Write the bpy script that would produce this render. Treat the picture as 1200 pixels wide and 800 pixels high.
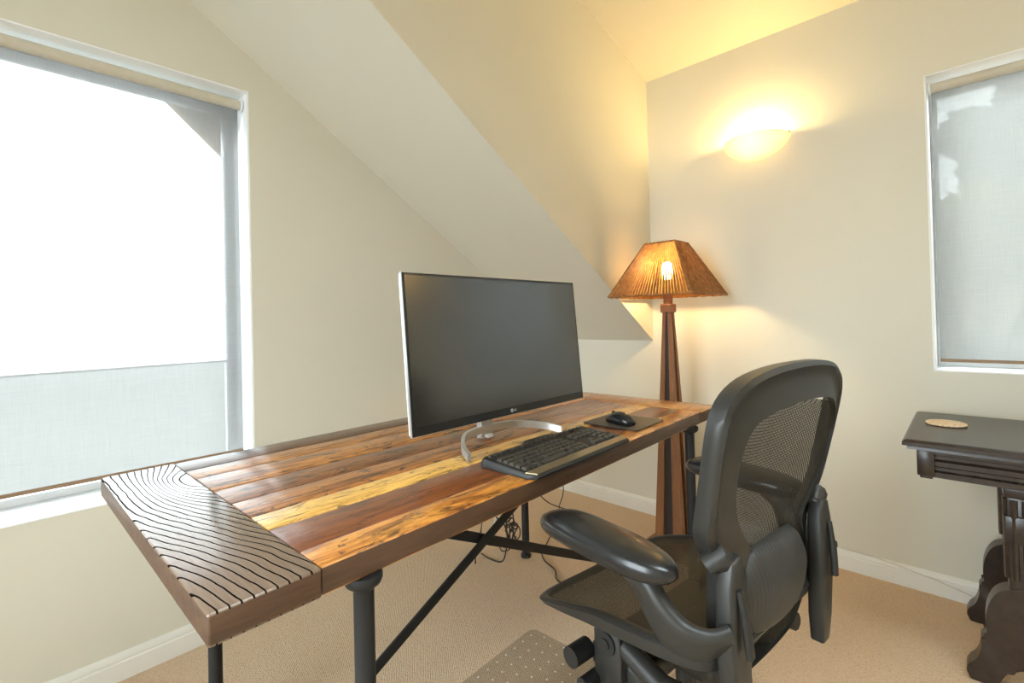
import bpy, bmesh, math, random
from mathutils import Vector, Matrix
for _o in list(bpy.data.objects): bpy.data.objects.remove(_o)
random.seed(7)
S = bpy.context.scene
C = S.collection

# ------------------------------------------------------------------ camera, world, lights, exposure
def set_camera():
    yaw, pitch, roll = math.radians(46.5493), math.radians(0.6608), math.radians(-1.4021)
    f = Vector((math.sin(yaw)*math.cos(pitch), math.cos(yaw)*math.cos(pitch), math.sin(pitch)))
    r = Vector((math.cos(yaw), -math.sin(yaw), 0)); u = r.cross(f)
    r2 = r*math.cos(roll) + u*math.sin(roll); u2 = -r*math.sin(roll) + u*math.cos(roll)
    m = Matrix((r2, u2, -f)).transposed().to_4x4(); m.translation = (-2.5096, -1.9984, 1.1194)
    cd = bpy.data.cameras.new('camera'); cd.sensor_width = 36; cd.lens = 564.85*36/1200
    cd.shift_y = -33.36/1200; cd.clip_start = .02
    o = bpy.data.objects.new('camera', cd); C.objects.link(o); o.matrix_world = m; S.camera = o
set_camera()
SKY = 9.0
w = bpy.data.worlds.new('world'); S.world = w; w.use_nodes = True
w.node_tree.nodes['Background'].inputs[0].default_value = (.86, .94, 1.0, 1)
w.node_tree.nodes['Background'].inputs[1].default_value = SKY
S.view_settings.view_transform = 'Standard'; S.view_settings.look = 'None'
S.view_settings.exposure = 0.87; S.view_settings.gamma = 1.0; S.view_settings.use_curve_mapping = False
S.cycles.max_bounces = 12; S.cycles.diffuse_bounces = 8; S.cycles.transparent_max_bounces = 16
S.cycles.sample_clamp_indirect = 6
def portal(loc, size, direction):
    ld = bpy.data.lights.new('window_portal', 'AREA'); ld.shape = 'RECTANGLE'; ld.size, ld.size_y = size
    ld.cycles.is_portal = True
    o = bpy.data.objects.new('window_portal', ld); C.objects.link(o); o.location = loc
    o.rotation_euler = Vector(direction).to_track_quat('-Z', 'Y').to_euler()
# room numbers
XL, YF = -4.05, -4.4                    # far limits of the room behind the camera
DY, ZS, MS, CE, MC = .709, .976, .640, 2.433, .2834
WA = (-3.05, -1.851, .561, 2.021)       # window in the back wall: x0 x1 z0 z1
WB = (-2.95, -1.892, .873, 2.040)       # window in the right wall: y0 y1 z0 z1
FILL_SKL = (-3.2, -1.2, -3.75, -2.3)           # unseen roof opening over the camera, added for fill daylight: x0 x1 y0 y1
FILL_WL = (-1.85, -.50, .25, 2.40)             # unseen window added for fill daylight (left wall)
T = .26
portal(((WA[0]+WA[1])/2, .28, (WA[2]+WA[3])/2), (1.2, 1.46), (0, -1, 0))
portal((.28, (WB[0]+WB[1])/2, (WB[2]+WB[3])/2), (1.06, 1.17), (-1, 0, 0))
portal((XL-.28, (FILL_WL[0]+FILL_WL[1])/2, (FILL_WL[2]+FILL_WL[3])/2), (1.35, 2.15), (1, 0, 0))
portal(((FILL_SKL[0]+FILL_SKL[1])/2, (FILL_SKL[2]+FILL_SKL[3])/2, 3.40), (2.1, 1.5), (0, 0, -1))

# ------------------------------------------------------------------ helpers
def tag(o, label=None, cat=None, group=None, kind=None):
    for k, v in (('label', label), ('category', cat), ('group', group), ('kind', kind)):
        if v: o[k] = v
    return o
def empty(name, label, cat, loc=(0, 0, 0), rz=0, group=None):
    o = bpy.data.objects.new(name, None); C.objects.link(o); o.location = loc; o.rotation_euler = (0, 0, rz)
    o.empty_display_size = .05
    return tag(o, label, cat, group)
def link(name, me, mat, parent=None, loc=None, rot=None):
    o = bpy.data.objects.new(name, me); C.objects.link(o)
    if mat is not None and not me.materials: me.materials.append(mat)
    if parent: o.parent = parent
    if loc: o.location = loc
    if rot: o.rotation_euler = rot
    return o
def mesh(bm, name='m', smooth=None):
    bmesh.ops.recalc_face_normals(bm, faces=bm.faces[:])
    me = bpy.data.meshes.new(name); bm.to_mesh(me); bm.free()
    if smooth is not None:
        for p in me.polygons: p.use_smooth = True
        try: me.set_sharp_from_angle(angle=math.radians(smooth))
        except Exception: pass
    return me
def obj(name, bm, mat, parent=None, smooth=None, loc=None, rot=None):
    return link(name, mesh(bm, name, smooth), mat, parent, loc, rot)
def box(bm, x0, x1, y0, y1, z0, z1, bev=0, seg=2, mtx=None):
    r = bmesh.ops.create_cube(bm, size=1.0)
    vs = r['verts']
    for v in vs:
        v.co = Vector(((x0+x1)/2 + v.co.x*(x1-x0), (y0+y1)/2 + v.co.y*(y1-y0), (z0+z1)/2 + v.co.z*(z1-z0)))
    if bev > 0:
        es = list({e for v in vs for e in v.link_edges})
        rr = bmesh.ops.bevel(bm, geom=es, offset=bev, segments=seg, profile=.5, affect='EDGES')
        vs = [v for v in rr['verts']]
        vs = list({v for f in rr['faces'] for v in f.verts})
    if mtx is not None:
        done = set()
        st = list(vs); comp = set(vs)
        while st:
            v = st.pop()
            for e in v.link_edges:
                o = e.other_vert(v)
                if o not in comp: comp.add(o); st.append(o)
        for v in comp: v.co = mtx @ v.co
    return bm
def B(*a, **k): return box(bmesh.new(), *a, **k)
def loft(bm, rings, closed=True, cap=True, loop=False):
    R = [[bm.verts.new(p) for p in ring] for ring in rings]
    n = len(R[0]); m = len(R)
    for i in range(m if loop else m-1):
        a, b = R[i], R[(i+1) % m]
        for j in range(n if closed else n-1):
            k = (j+1) % n
            bm.faces.new((a[j], a[k], b[k], b[j]))
    if cap and closed and not loop:
        bm.faces.new(R[0][::-1]); bm.faces.new(R[-1])
    return bm
def tube(bm, pts, rad, n=8, loop=False, flat=None, up=(0, 0, 1)):
    """sweep a circle (or an ellipse: flat=(ra along side, rb along up)) along pts"""
    P = [Vector(p) for p in pts]; rings = []
    m = len(P); up = Vector(up)
    prev = None
    for i in range(m):
        if loop: t = P[(i+1) % m] - P[i-1]
        else: t = P[min(i+1, m-1)] - P[max(i-1, 0)]
        t.normalize()
        if flat is not None: s = t.cross(up)
        elif prev is None: s = t.cross(up) if abs(t.dot(up)) < .95 else t.cross(Vector((1, 0, 0)))
        else: s = prev - t*prev.dot(t)
        s.normalize(); u2 = s.cross(t).normalized(); prev = s
        if flat is not None:
            fr = flat[i] if isinstance(flat[0], (tuple, list)) else flat
            ra, rb = fr
        else: ra = rb = rad[i] if isinstance(rad, (list, tuple)) else rad
        ring = []
        for k in range(n):
            a = 2*math.pi*k/n
            ca, sa = math.cos(a), math.sin(a)
            if flat is not None:
                ca = math.copysign(abs(ca)**.7, ca); sa = math.copysign(abs(sa)**.7, sa)
            ring.append(P[i] + s*ra*ca + u2*rb*sa)
        rings.append(ring)
    return loft(bm, rings, True, True, loop)
def lathe(bm, prof, n=24, center=(0, 0, 0), cap=True):
    c = Vector(center)
    return loft(bm, [[c + Vector((r*math.cos(2*math.pi*k/n), r*math.sin(2*math.pi*k/n), z)) for k in range(n)] for r, z in prof], True, cap)
def prism(bm, poly, axis, a0, a1, bev=0):
    """polygon of 2D points extruded along an axis; axis 'x': (y,z), 'y': (x,z), 'z': (x,y)"""
    def P(p, a): return {'x': (a, p[0], p[1]), 'y': (p[0], a, p[1]), 'z': (p[0], p[1], a)}[axis]
    A = [bm.verts.new(P(p, a0)) for p in poly]; Bv = [bm.verts.new(P(p, a1)) for p in poly]
    n = len(poly); fs = [bm.faces.new(A), bm.faces.new(Bv[::-1])]
    for i in range(n): fs.append(bm.faces.new((A[i], Bv[i], Bv[(i+1) % n], A[(i+1) % n])))
    if bev > 0:
        es = [e for f in fs[:2] for e in f.edges]
        bmesh.ops.bevel(bm, geom=es, offset=bev, segments=2, profile=.5, affect='EDGES')
    return bm
def smoothpts(pts, n=8, loop=False):
    """Catmull-Rom through points"""
    P = [Vector(p) for p in pts]; out = []; m = len(P)
    for i in range(m if loop else m-1):
        if loop: a, b, c, d = P[i-1], P[i], P[(i+1) % m], P[(i+2) % m]
        else: a, b, c, d = P[max(i-1, 0)], P[i], P[i+1], P[min(i+2, m-1)]
        for k in range(n):
            t = k/n
            out.append(.5*((2*b) + (c-a)*t + (2*a-5*b+4*c-d)*t*t + (3*b-a-3*c+d)*t**3))
    if not loop: out.append(P[-1])
    return out
def interp(tab, x):
    if x <= tab[0][0]: return tab[0][1]
    for (a, b), (c, d) in zip(tab, tab[1:]):
        if x <= c:
            t = (x-a)/(c-a); return b + (d-b)*t
    return tab[-1][1]

# ------------------------------------------------------------------ materials
class NT:
    def __init__(s, name):
        s.m = bpy.data.materials.new(name); s.m.use_nodes = True; s.t = s.m.node_tree; s.t.nodes.clear()
        s.out = s.n('ShaderNodeOutputMaterial')
    def n(s, typ, **kw):
        nd = s.t.nodes.new(typ)
        for k, v in kw.items():
            if k.startswith('i_'):
                key = k[2:]; key = int(key) if key.isdigit() else key.replace('_', ' ')
                if hasattr(v, 'is_output'): s.t.links.new(v, nd.inputs[key])
                else: nd.inputs[key].default_value = v
            else: setattr(nd, k, v)
        return nd
    def l(s, a, b): s.t.links.new(a, b)
    def math(s, op, a, b=0.0, c=None):
        kw = {'i_0': a, 'i_1': b}
        if c is not None: kw['i_2'] = c
        return s.n('ShaderNodeMath', operation=op, **kw).outputs[0]
    def mix(s, f, a, b):
        nd = s.n('ShaderNodeMix', data_type='RGBA')
        for i, v in ((0, f), (6, a), (7, b)):
            if hasattr(v, 'is_output'): s.l(v, nd.inputs[i])
            else: nd.inputs[i].default_value = (v if i == 0 else (*v, 1) if len(v) == 3 else v)
        return nd.outputs[2]
    def ramp(s, f, stops):
        nd = s.n('ShaderNodeValToRGB'); s.l(f, nd.inputs[0]); e = nd.color_ramp.elements
        while len(e) < len(stops): e.new(.5)
        for i, (p, c) in enumerate(stops): e[i].position = p; e[i].color = (*c, 1) if len(c) == 3 else c
        return nd.outputs[0]
    def coord(s, scale=(1, 1, 1), loc=(0, 0, 0), rot=(0, 0, 0), kind='Object'):
        tc = s.n('ShaderNodeTexCoord'); mp = s.n('ShaderNodeMapping')
        s.l(tc.outputs[kind], mp.inputs[0]); mp.inputs['Scale'].default_value = scale
        mp.inputs['Location'].default_value = loc; mp.inputs['Rotation'].default_value = rot
        return mp.outputs[0]
    def noise(s, vec, scale, detail=3, rough=.5, dist=0):
        return s.n('ShaderNodeTexNoise', i_Vector=vec, i_Scale=scale, i_Detail=detail, i_Roughness=rough, i_Distortion=dist).outputs[0]
    def bump(s, h, strength=.2, dist=.002):
        return s.n('ShaderNodeBump', i_Height=h, i_Strength=strength, i_Distance=dist).outputs[0]
    def bsdf(s, **kw):
        b = s.n('ShaderNodeBsdfPrincipled')
        for k, v in kw.items():
            k = k.replace('_', ' ')
            if hasattr(v, 'is_output'): s.l(v, b.inputs[k])
            else: b.inputs[k].default_value = (*v, 1) if isinstance(v, tuple) and len(v) == 3 else v
        return b.outputs[0]
    def done(s, sh): s.l(sh, s.out.inputs[0]); return s.m
def plain(name, col, rough=.5, metal=0.0, var=.06, scale=40, bump=0.0, spec=.5, coat=0.0):
    t = NT(name); v = t.coord(); nz = t.noise(v, scale, 3)
    a = tuple(c*(1-var) for c in col); b = tuple(min(1, c*(1+var)) for c in col)
    kw = dict(Base_Color=t.mix(nz, a, b), Roughness=rough, Metallic=metal, Specular_IOR_Level=spec, Coat_Weight=coat, Coat_Roughness=.15)
    if bump: kw['Normal'] = t.bump(t.noise(v, scale*8, 2), bump, .001)
    return t.done(t.bsdf(**kw))
def emit(name, col, st):
    t = NT(name); e = t.n('ShaderNodeEmission', i_Color=(*col, 1), i_Strength=st); return t.done(e.outputs[0])
def mat_wall(name, col):
    t = NT(name); v = t.coord()
    n1 = t.noise(v, 2.2, 3); n2 = t.noise(v, 260, 2); n3 = t.noise(v, 30, 3)
    c = t.mix(n1, tuple(x*.965 for x in col), tuple(min(1, x*1.03) for x in col))
    h = t.math('ADD', t.math('MULTIPLY', n2, .6), t.math('MULTIPLY', n3, .8))
    return t.done(t.bsdf(Base_Color=c, Roughness=.62, Specular_IOR_Level=.35, Normal=t.bump(h, .10, .0015)))
def mat_carpet():
    t = NT('carpet_loop'); v = t.coord(rot=(0, 0, .62)); v0 = t.coord()
    rows = t.n('ShaderNodeTexWave', i_Vector=v, i_Scale=62, i_Distortion=1.6, i_Detail=2, i_Detail_Scale=2.0).outputs[1]
    vo = t.n('ShaderNodeTexVoronoi', i_Vector=v, i_Scale=210).outputs[0]
    fl = t.noise(v0, 330, 2); big = t.noise(v0, 3, 4)
    h = t.math('ADD', t.math('MULTIPLY', rows, .5), t.math('SUBTRACT', 1.0, vo))
    c = t.mix(fl, (.60, .44, .29), (.98, .80, .60))
    c = t.mix(t.math('MULTIPLY', vo, .55), c, (.44, .30, .19))
    c = t.mix(t.math('MULTIPLY', big, .25), c, (.78, .60, .43))
    return t.done(t.bsdf(Base_Color=c, Roughness=.95, Specular_IOR_Level=.1, Normal=t.bump(h, .7, .004)))
def mat_plank(name, dark, mid, light, seed, stain=.5, rough=.3):
    t = NT(name); of = (seed*3.7, seed*1.9, seed)
    g = t.noise(t.coord(scale=(3.2, 24, 24), loc=of), 1.0, 7, .62, 2.2)
    fi = t.noise(t.coord(scale=(14, 170, 170), loc=of), 1.0, 4, .65)
    bl = t.noise(t.coord(scale=(7.5, 24, 24), loc=(seed*1.3, seed*.7, 0)), 1.0, 8, .72, 1.4)
    mk = t.noise(t.coord(scale=(22, 50, 50), loc=(seed*2.1, seed*.3, 0)), 1.0, 5, .7, .8)
    tone = t.noise(t.coord(scale=(1.3, 5, 5), loc=(seed, seed*.4, 2)), 1.0, 2)
    c = t.ramp(g, [(.30, dark), (.43, mid), (.57, light), (.70, mid), (.8, dark)])
    c = t.mix(t.ramp(tone, [(.35, (0, 0, 0)), (.7, (.5, .5, .5))]), c, light)
    c = t.mix(t.math('MULTIPLY', t.ramp(fi, [(.36, (1, 1, 1)), (.52, (0, 0, 0))]), .40), c, tuple(x*.30 for x in dark))
    blm = t.ramp(bl, [(.515, (0, 0, 0)), (.60, (1, 1, 1))])
    c = t.mix(t.math('MULTIPLY', blm, stain), c, (.022, .011, .006))
    mkm = t.ramp(mk, [(.595, (0, 0, 0)), (.64, (1, 1, 1))])
    c = t.mix(t.math('MULTIPLY', mkm, stain), c, (.016, .008, .005))
    h = t.math('ADD', t.math('ADD', g, t.math('MULTIPLY', fi, .6)), t.math('MULTIPLY', t.math('ADD', blm, mkm), -.4))
    r = t.math('ADD', t.math('MULTIPLY', fi, .20), rough-.08)
    return t.done(t.bsdf(Base_Color=c, Roughness=r, Specular_IOR_Level=.38, Coat_Weight=.38, Coat_Roughness=.13, Normal=t.bump(h, .16, .002)))
def mat_endboard(name, seed, knot):
    """board with strong dark year rings that bend round a knot; local x across, y along"""
    t = NT(name); tc = t.n('ShaderNodeTexCoord'); sp = t.n('ShaderNodeSeparateXYZ'); t.l(tc.outputs['Object'], sp.inputs[0])
    X, Y = sp.outputs[0], sp.outputs[1]
    wob = t.noise(t.coord(loc=(seed, 0, 0)), 6, 2); wob2 = t.noise(t.coord(loc=(seed, 3, 0)), 30, 3)
    dx = t.math('DIVIDE', t.math('SUBTRACT', X, knot[0]), .055); dy = t.math('DIVIDE', t.math('SUBTRACT', Y, knot[1]), .13)
    r2 = t.math('ADD', t.math('MULTIPLY', dx, dx), t.math('MULTIPLY', dy, dy))
    bumpk = t.math('EXPONENT', t.math('MULTIPLY', r2, -1.0))
    sweep = t.n('ShaderNodeMapRange', interpolation_type='SMOOTHSTEP', i_0=Y, i_1=.16, i_2=-.48, i_3=0.0, i_4=.135).outputs[0]
    g = t.math('SUBTRACT', t.math('ADD', X, t.math('MULTIPLY', bumpk, .065)), sweep)
    g = t.math('ADD', g, t.math('ADD', t.math('MULTIPLY', wob, .022), t.math('MULTIPLY', wob2, .0030)))
    ph = t.math('FRACT', t.math('MULTIPLY', g, 66.0))
    line = t.ramp(ph, [(.0, (1, 1, 1)), (.13, (1, 1, 1)), (.24, (0, 0, 0)), (.93, (0, 0, 0))])
    fi = t.noise(t.coord(scale=(140, 6, 140), loc=(seed, 0, 0)), 1.0, 3)
    c = t.mix(fi, (.16, .10, .07), (.25, .175, .125))
    c = t.mix(line, c, (.010, .006, .005))
    inv = t.math('SUBTRACT', 1.0, line)
    n = t.bump(inv, .12, .001)
    return t.done(t.bsdf(Base_Color=c, Roughness=t.math('ADD', t.math('MULTIPLY', line, .3), .26), Specular_IOR_Level=t.math('MULTIPLY', inv, .5), Coat_Weight=t.math('MULTIPLY', inv, .9), Coat_Roughness=.16, Normal=n))
def mat_wood(name, dark, light, scale=(1, 1, 1), rough=.35, rib=0.0):
    t = NT(name); v = t.coord(scale=scale)
    g = t.noise(v, 1.0, 5, .6, .8); c = t.mix(g, dark, light)
    h = g
    if rib:
        wv = t.n('ShaderNodeTexWave', i_Vector=t.coord(), i_Scale=rib, i_Distortion=2.5, i_Detail=2, bands_direction='Z').outputs[1]
        h = t.math('ADD', g, t.math('MULTIPLY', wv, 1.2)); c = t.mix(t.math('MULTIPLY', wv, .35), c, tuple(x*.5 for x in dark))
    return t.done(t.bsdf(Base_Color=c, Roughness=rough, Normal=t.bump(h, .25, .002)))
def mat_shade(name, trans, glow):
    """open weave roller shade: lets a share of the view through, the threads glow with daylight"""
    t = NT(name); v = t.coord()
    nx = t.noise(t.coord(scale=(900, 900, 14)), 1.0, 2); nz = t.noise(t.coord(scale=(14, 14, 900)), 1.0, 2)
    f = t.math('ADD', nx, nz)
    c = t.ramp(t.math('MULTIPLY', f, .5), [(.35, tuple(x*.86 for x in glow)), (.65, glow)])
    tl = t.n('ShaderNodeBsdfTranslucent', i_Color=c); df = t.n('ShaderNodeBsdfDiffuse', i_Color=c)
    a = t.n('ShaderNodeAddShader'); 
    m1 = t.n('ShaderNodeMixShader', i_0=.30, i_1=tl.outputs[0], i_2=df.outputs[0])
    tr = t.n('ShaderNodeBsdfTransparent', i_Color=(1, 1, 1, 1))
    m2 = t.n('ShaderNodeMixShader', i_0=trans, i_1=m1.outputs[0], i_2=tr.outputs[0])
    t.t.nodes.remove(a)
    return t.done(m2.outputs[0])
def mat_mesh(name, period, col, thr=.5, axis=0, cross=.0):
    """elastic seat mesh: thin dark strands with open slits between"""
    t = NT(name); tc = t.n('ShaderNodeTexCoord'); sp = t.n('ShaderNodeSeparateXYZ'); t.l(tc.outputs['Object'], sp.inputs[0])
    ph = t.math('FRACT', t.math('DIVIDE', sp.outputs[axis], period))
    op = t.math('LESS_THAN', ph, thr)
    ph2 = t.math('FRACT', t.math('DIVIDE', t.math('ADD', sp.outputs[1], sp.outputs[2]), period*.8))
    op = t.math('MULTIPLY', op, t.math('LESS_THAN', ph2, .75))
    nz = t.noise(t.coord(), 9, 2)
    c = t.mix(nz, tuple(x*.8 for x in col), tuple(x*1.25 for x in col))
    b = t.bsdf(Base_Color=c, Roughness=.6, Specular_IOR_Level=.25)
    tr = t.n('ShaderNodeBsdfTransparent')
    mx = t.n('ShaderNodeMixShader', i_0=op, i_1=b, i_2=tr.outputs[0])
    return t.done(mx.outputs[0])
def mat_glass():
    t = NT('window_glass'); tr = t.n('ShaderNodeBsdfTransparent', i_Color=(.96, .98, .97, 1))
    gl = t.n('ShaderNodeBsdfGlossy', i_Roughness=.02); lw = t.n('ShaderNodeFresnel', i_IOR=1.45)
    mx = t.n('ShaderNodeMixShader', i_0=lw.outputs[0], i_1=tr.outputs[0], i_2=gl.outputs[0]); return t.done(mx.outputs[0])
def mat_mat():
    t = NT('clear_vinyl'); tr = t.n('ShaderNodeBsdfTransparent', i_Color=(.93, .93, .92, 1))
    gl = t.bsdf(Base_Color=(.36, .30, .24), Roughness=.4)
    mx = t.n('ShaderNodeMixShader', i_0=.09, i_1=tr.outputs[0], i_2=gl); return t.done(mx.outputs[0])
def mat_reed():
    t = NT('woven_raffia'); n = t.noise(t.coord(scale=(45, 45, 45)), 1.0, 2, .5); n2 = t.noise(t.coord(), 220, 2)
    c = t.ramp(n, [(.3, (.26, .11, .034)), (.5, (.36, .16, .048)), (.7, (.46, .22, .07))])
    b = t.bsdf(Base_Color=c, Roughness=.6, Normal=t.bump(n2, .25, .001))
    tl = t.n('ShaderNodeBsdfTranslucent', i_Color=c)
    mx = t.n('ShaderNodeMixShader', i_0=.22, i_1=b, i_2=tl.outputs[0]); return t.done(mx.outputs[0])
def mat_bowl():
    t = NT('alabaster_glass'); n = t.noise(t.coord(), 14, 4, .6, 1.0)
    c = t.mix(n, (.95, .85, .66), (.98, .93, .82))
    tl = t.n('ShaderNodeBsdfTranslucent', i_Color=c); b = t.bsdf(Base_Color=c, Roughness=.3)
    mx = t.n('ShaderNodeMixShader', i_0=.85, i_1=b, i_2=tl.outputs[0]); return t.done(mx.outputs[0])
def mat_leaf(name, a, b):
    t = NT(name); n = t.noise(t.coord(), 3, 3); c = t.mix(n, a, b)
    tl = t.n('ShaderNodeBsdfTranslucent', i_Color=c); d = t.n('ShaderNodeBsdfDiffuse', i_Color=c)
    mx = t.n('ShaderNodeMixShader', i_0=.35, i_1=d.outputs[0], i_2=tl.outputs[0]); return t.done(mx.outputs[0])

M = {}
M['wall'] = mat_wall('wall_paint', (.70, .672, .578))
M['ceil'] = mat_wall('ceiling_paint', (.74, .69, .56))
M['trim'] = plain('trim_paint', (.80, .79, .74), .4, var=.03, scale=12)
M['white'] = plain('white_paint', (.88, .89, .90), .45, var=.02, scale=10)
M['carpet'] = mat_carpet()
M['glass'] = mat_glass()
M['iron'] = plain('blackened_iron', (.022, .023, .025), .5, .4, var=.3, scale=25, bump=.2)
M['silver'] = plain('brushed_aluminium', (.62, .63, .64), .36, .8, var=.04, scale=60)
M['black'] = plain('black_plastic', (.016, .016, .016), .5, var=.15, scale=30)
ts = NT('matte_screen'); M['screen'] = ts.done(ts.bsdf(Base_Color=ts.mix(ts.noise(ts.coord(), 20, 2), (.016, .016, .016), (.019, .019, .019)), Roughness=.21, IOR=2.1))
M['bezel'] = plain('glossy_bezel', (.022, .022, .023), .30, var=.05)
M['frame'] = plain('graphite_plastic', (.027, .026, .024), .42, var=.12, scale=20, bump=.05)
M['pad'] = plain('black_vinyl', (.014, .014, .015), .27, var=.2, scale=15, bump=.08, coat=.2)
M['mesh'] = mat_mesh('elastic_mesh', .0062, (.034, .028, .018), .13)
M['meshback'] = mat_mesh('elastic_mesh_back', .0058, (.030, .027, .022), .22)
M['darkwood'] = mat_wood('ebonised_wood', (.020, .013, .010), (.050, .034, .027), (3, 30, 30), .27)
M['lampwood'] = mat_wood('ribbed_brown_wood', (.17, .062, .022), (.40, .175, .062), (40, 40, 5), .45, rib=32)
M['lampdark'] = plain('dark_inlay', (.030, .018, .013), .5, var=.2)
M['reed'] = mat_reed()

# ------------------------------------------------------------------ structure
def struct(name, bm, mat, label, parent=None, smooth=None):
    o = obj(name, bm, mat, parent, smooth)
    if not parent: tag(o, label, None, None, 'structure')
    return o
def holed(bm, axis, a0, a1, z0, z1, hole, t0, t1):
    h0, h1, hz0, hz1 = hole
    def bx(p0, p1, q0, q1):
        if axis == 'x': box(bm, p0, p1, t0, t1, q0, q1)
        else: box(bm, t0, t1, p0, p1, q0, q1)
    bx(a0, h0, z0, z1); bx(h1, a1, z0, z1); bx(h0, h1, z0, hz0); bx(h0, h1, hz1, z1)
    return bm
struct('floor', B(XL-T, T, YF-T, T, -.12, 0), M['carpet'], 'tan loop pile carpet covering the whole floor')
struct('wall_back', holed(bmesh.new(), 'x', XL-T, T, 0, 3.75, WA, 0, T), M['wall'], 'beige wall with the large left window, behind the desk')
struct('wall_right', holed(bmesh.new(), 'y', YF-T, 0, 0, 2.50, WB, 0, T), M['wall'], 'pale wall with wall light and right window')
struct('wall_front', B(XL-T, T, YF-T, YF, 0, 3.7), M['wall'], 'plain beige wall behind the camera')
struct('wall_left', holed(bmesh.new(), 'y', YF, 0, 0, 3.75, FILL_WL, XL-T, XL), M['wall'], 'wall to the left of the camera with a window added for fill light')
zc = lambda x: CE - MC*x
zs = lambda x: ZS - MS*x
bm = prism(bmesh.new(), [(0, zs(0)), (0, zc(0)+.02), (XL, zc(XL)+.02), (XL, zs(XL))], 'y', -DY, -DY+.09)
struct('wall_upper', bm, M['wall'], 'upright wall above the sloped soffit, glowing yellow in lamp light')
bm = prism(bmesh.new(), [(0, zs(0)), (0, zs(0)+.09), (XL, zs(XL)+.09), (XL, zs(XL))], 'y', -DY+.09, 0)
struct('ceiling_slope', bm, M['wall'], 'sloped soffit running down to the right above the desk')
def ceil_piece(bm, xa, xb, y0, y1):
    prism(bm, [(xb, zc(xb)), (xb, zc(xb)+.12), (xa, zc(xa)+.12), (xa, zc(xa))], 'y', y0, y1)
bm = bmesh.new()
ceil_piece(bm, XL-T, T, YF-T, FILL_SKL[2]); ceil_piece(bm, XL-T, T, FILL_SKL[3], T); ceil_piece(bm, XL-T, FILL_SKL[0], FILL_SKL[2], FILL_SKL[3]); ceil_piece(bm, FILL_SKL[1], T, FILL_SKL[2], FILL_SKL[3])
struct('ceiling', bm, M['ceil'], 'ceiling sloping gently up to the left')
BP = [(0, 0), (.016, 0), (.016, .056), (.011, .060), (.013, .066), (.011, .074), (.005, .084), (0, .084)]
def baseboard(name, label, axis, sgn, pos, a0, a1):
    poly = [(pos + sgn*d, z) for d, z in BP]
    struct(name, prism(bmesh.new(), poly, axis, a0, a1), M['trim'], label)
baseboard('baseboard_back', 'cream moulded baseboard along the wall under the left window', 'x', -1, 0, XL, -.016)
baseboard('baseboard_right', 'white moulded baseboard along the wall behind the chair', 'y', -1, 0, YF+.016, 0)
baseboard('baseboard_front', 'moulded baseboard of the wall behind the camera', 'x', 1, YF, XL, -.016)
baseboard('baseboard_left', 'moulded baseboard of the wall left of the camera', 'y', 1, XL, YF+.016, -.016)

def window(name, label, axis, hole, face, out, rail=None, mull=None):
    """white frame, sash and pane set in the depth of the wall; out = +1/-1 direction to the outside"""
    h0, h1, z0, z1 = hole
    def bx(bm, p0, p1, d0, d1, q0, q1, bev=.003):
        d0, d1 = sorted((face + out*d0, face + out*d1))
        if axis == 'x': box(bm, p0, p1, d0, d1, q0, q1, bev)
        else: box(bm, d0, d1, p0, p1, q0, q1, bev)
        return bm
    e = .0015
    root = struct(name, bx(bmesh.new(), h0+e, h1-e, .001, .255, z0, z0+.004, 0), M['white'], label)
    root['label'] = label
    for nm, a in (('jamb_lining', (h0, h0+.006, .002, .255, z0+.004, z1)), ('jamb_lining', (h1-.006, h1, .002, .255, z0+.004, z1)),
                  ('head_lining', (h0+.006, h1-.006, .002, .255, z1-.006, z1))):
        obj(nm, bx(bmesh.new(), *a, bev=0), M['white'], root)
    f = .030
    for nm, a in (('stile', (h0+.006, h0+f, .20, .245, z0+.004, z1-.006)), ('stile', (h1-f, h1-.006, .20, .245, z0+.004, z1-.006)),
                  ('bottom_rail', (h0+f, h1-f, .20, .245, z0+.004, z0+f)), ('top_rail', (h0+f, h1-f, .20, .245, z1-f, z1-.006))):
        obj(nm, bx(bmesh.new(), *a), M['white'], root)
    if rail: obj('cross_rail', bx(bmesh.new(), h0+f, h1-f, .21, .24, rail-.004, rail+.004), M['white'], root)
    if mull:
        for q in mull: obj('mullion', bx(bmesh.new(), q-.03, q+.03, .20, .245, z0+f, z1-f), M['white'], root)
    obj('pane', bx(bmesh.new(), h0+f-.004, h1-f+.004, .221, .225, z0+f-.004, z1-f+.004, 0), M['glass'], root)
    return root
window('window_1', 'large window in the beige wall left of the desk, behind a white shade', 'x', WA, 0, 1, rail=.975)
window('window_2', 'window in the pale wall above the dark side table', 'y', WB, 0, 1)
window('fill_window_left', 'unseen window added in the wall left of the camera for fill light', 'y', FILL_WL, XL, -1, mull=(-1.175,))  # added out of view to bring more daylight into the room


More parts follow.
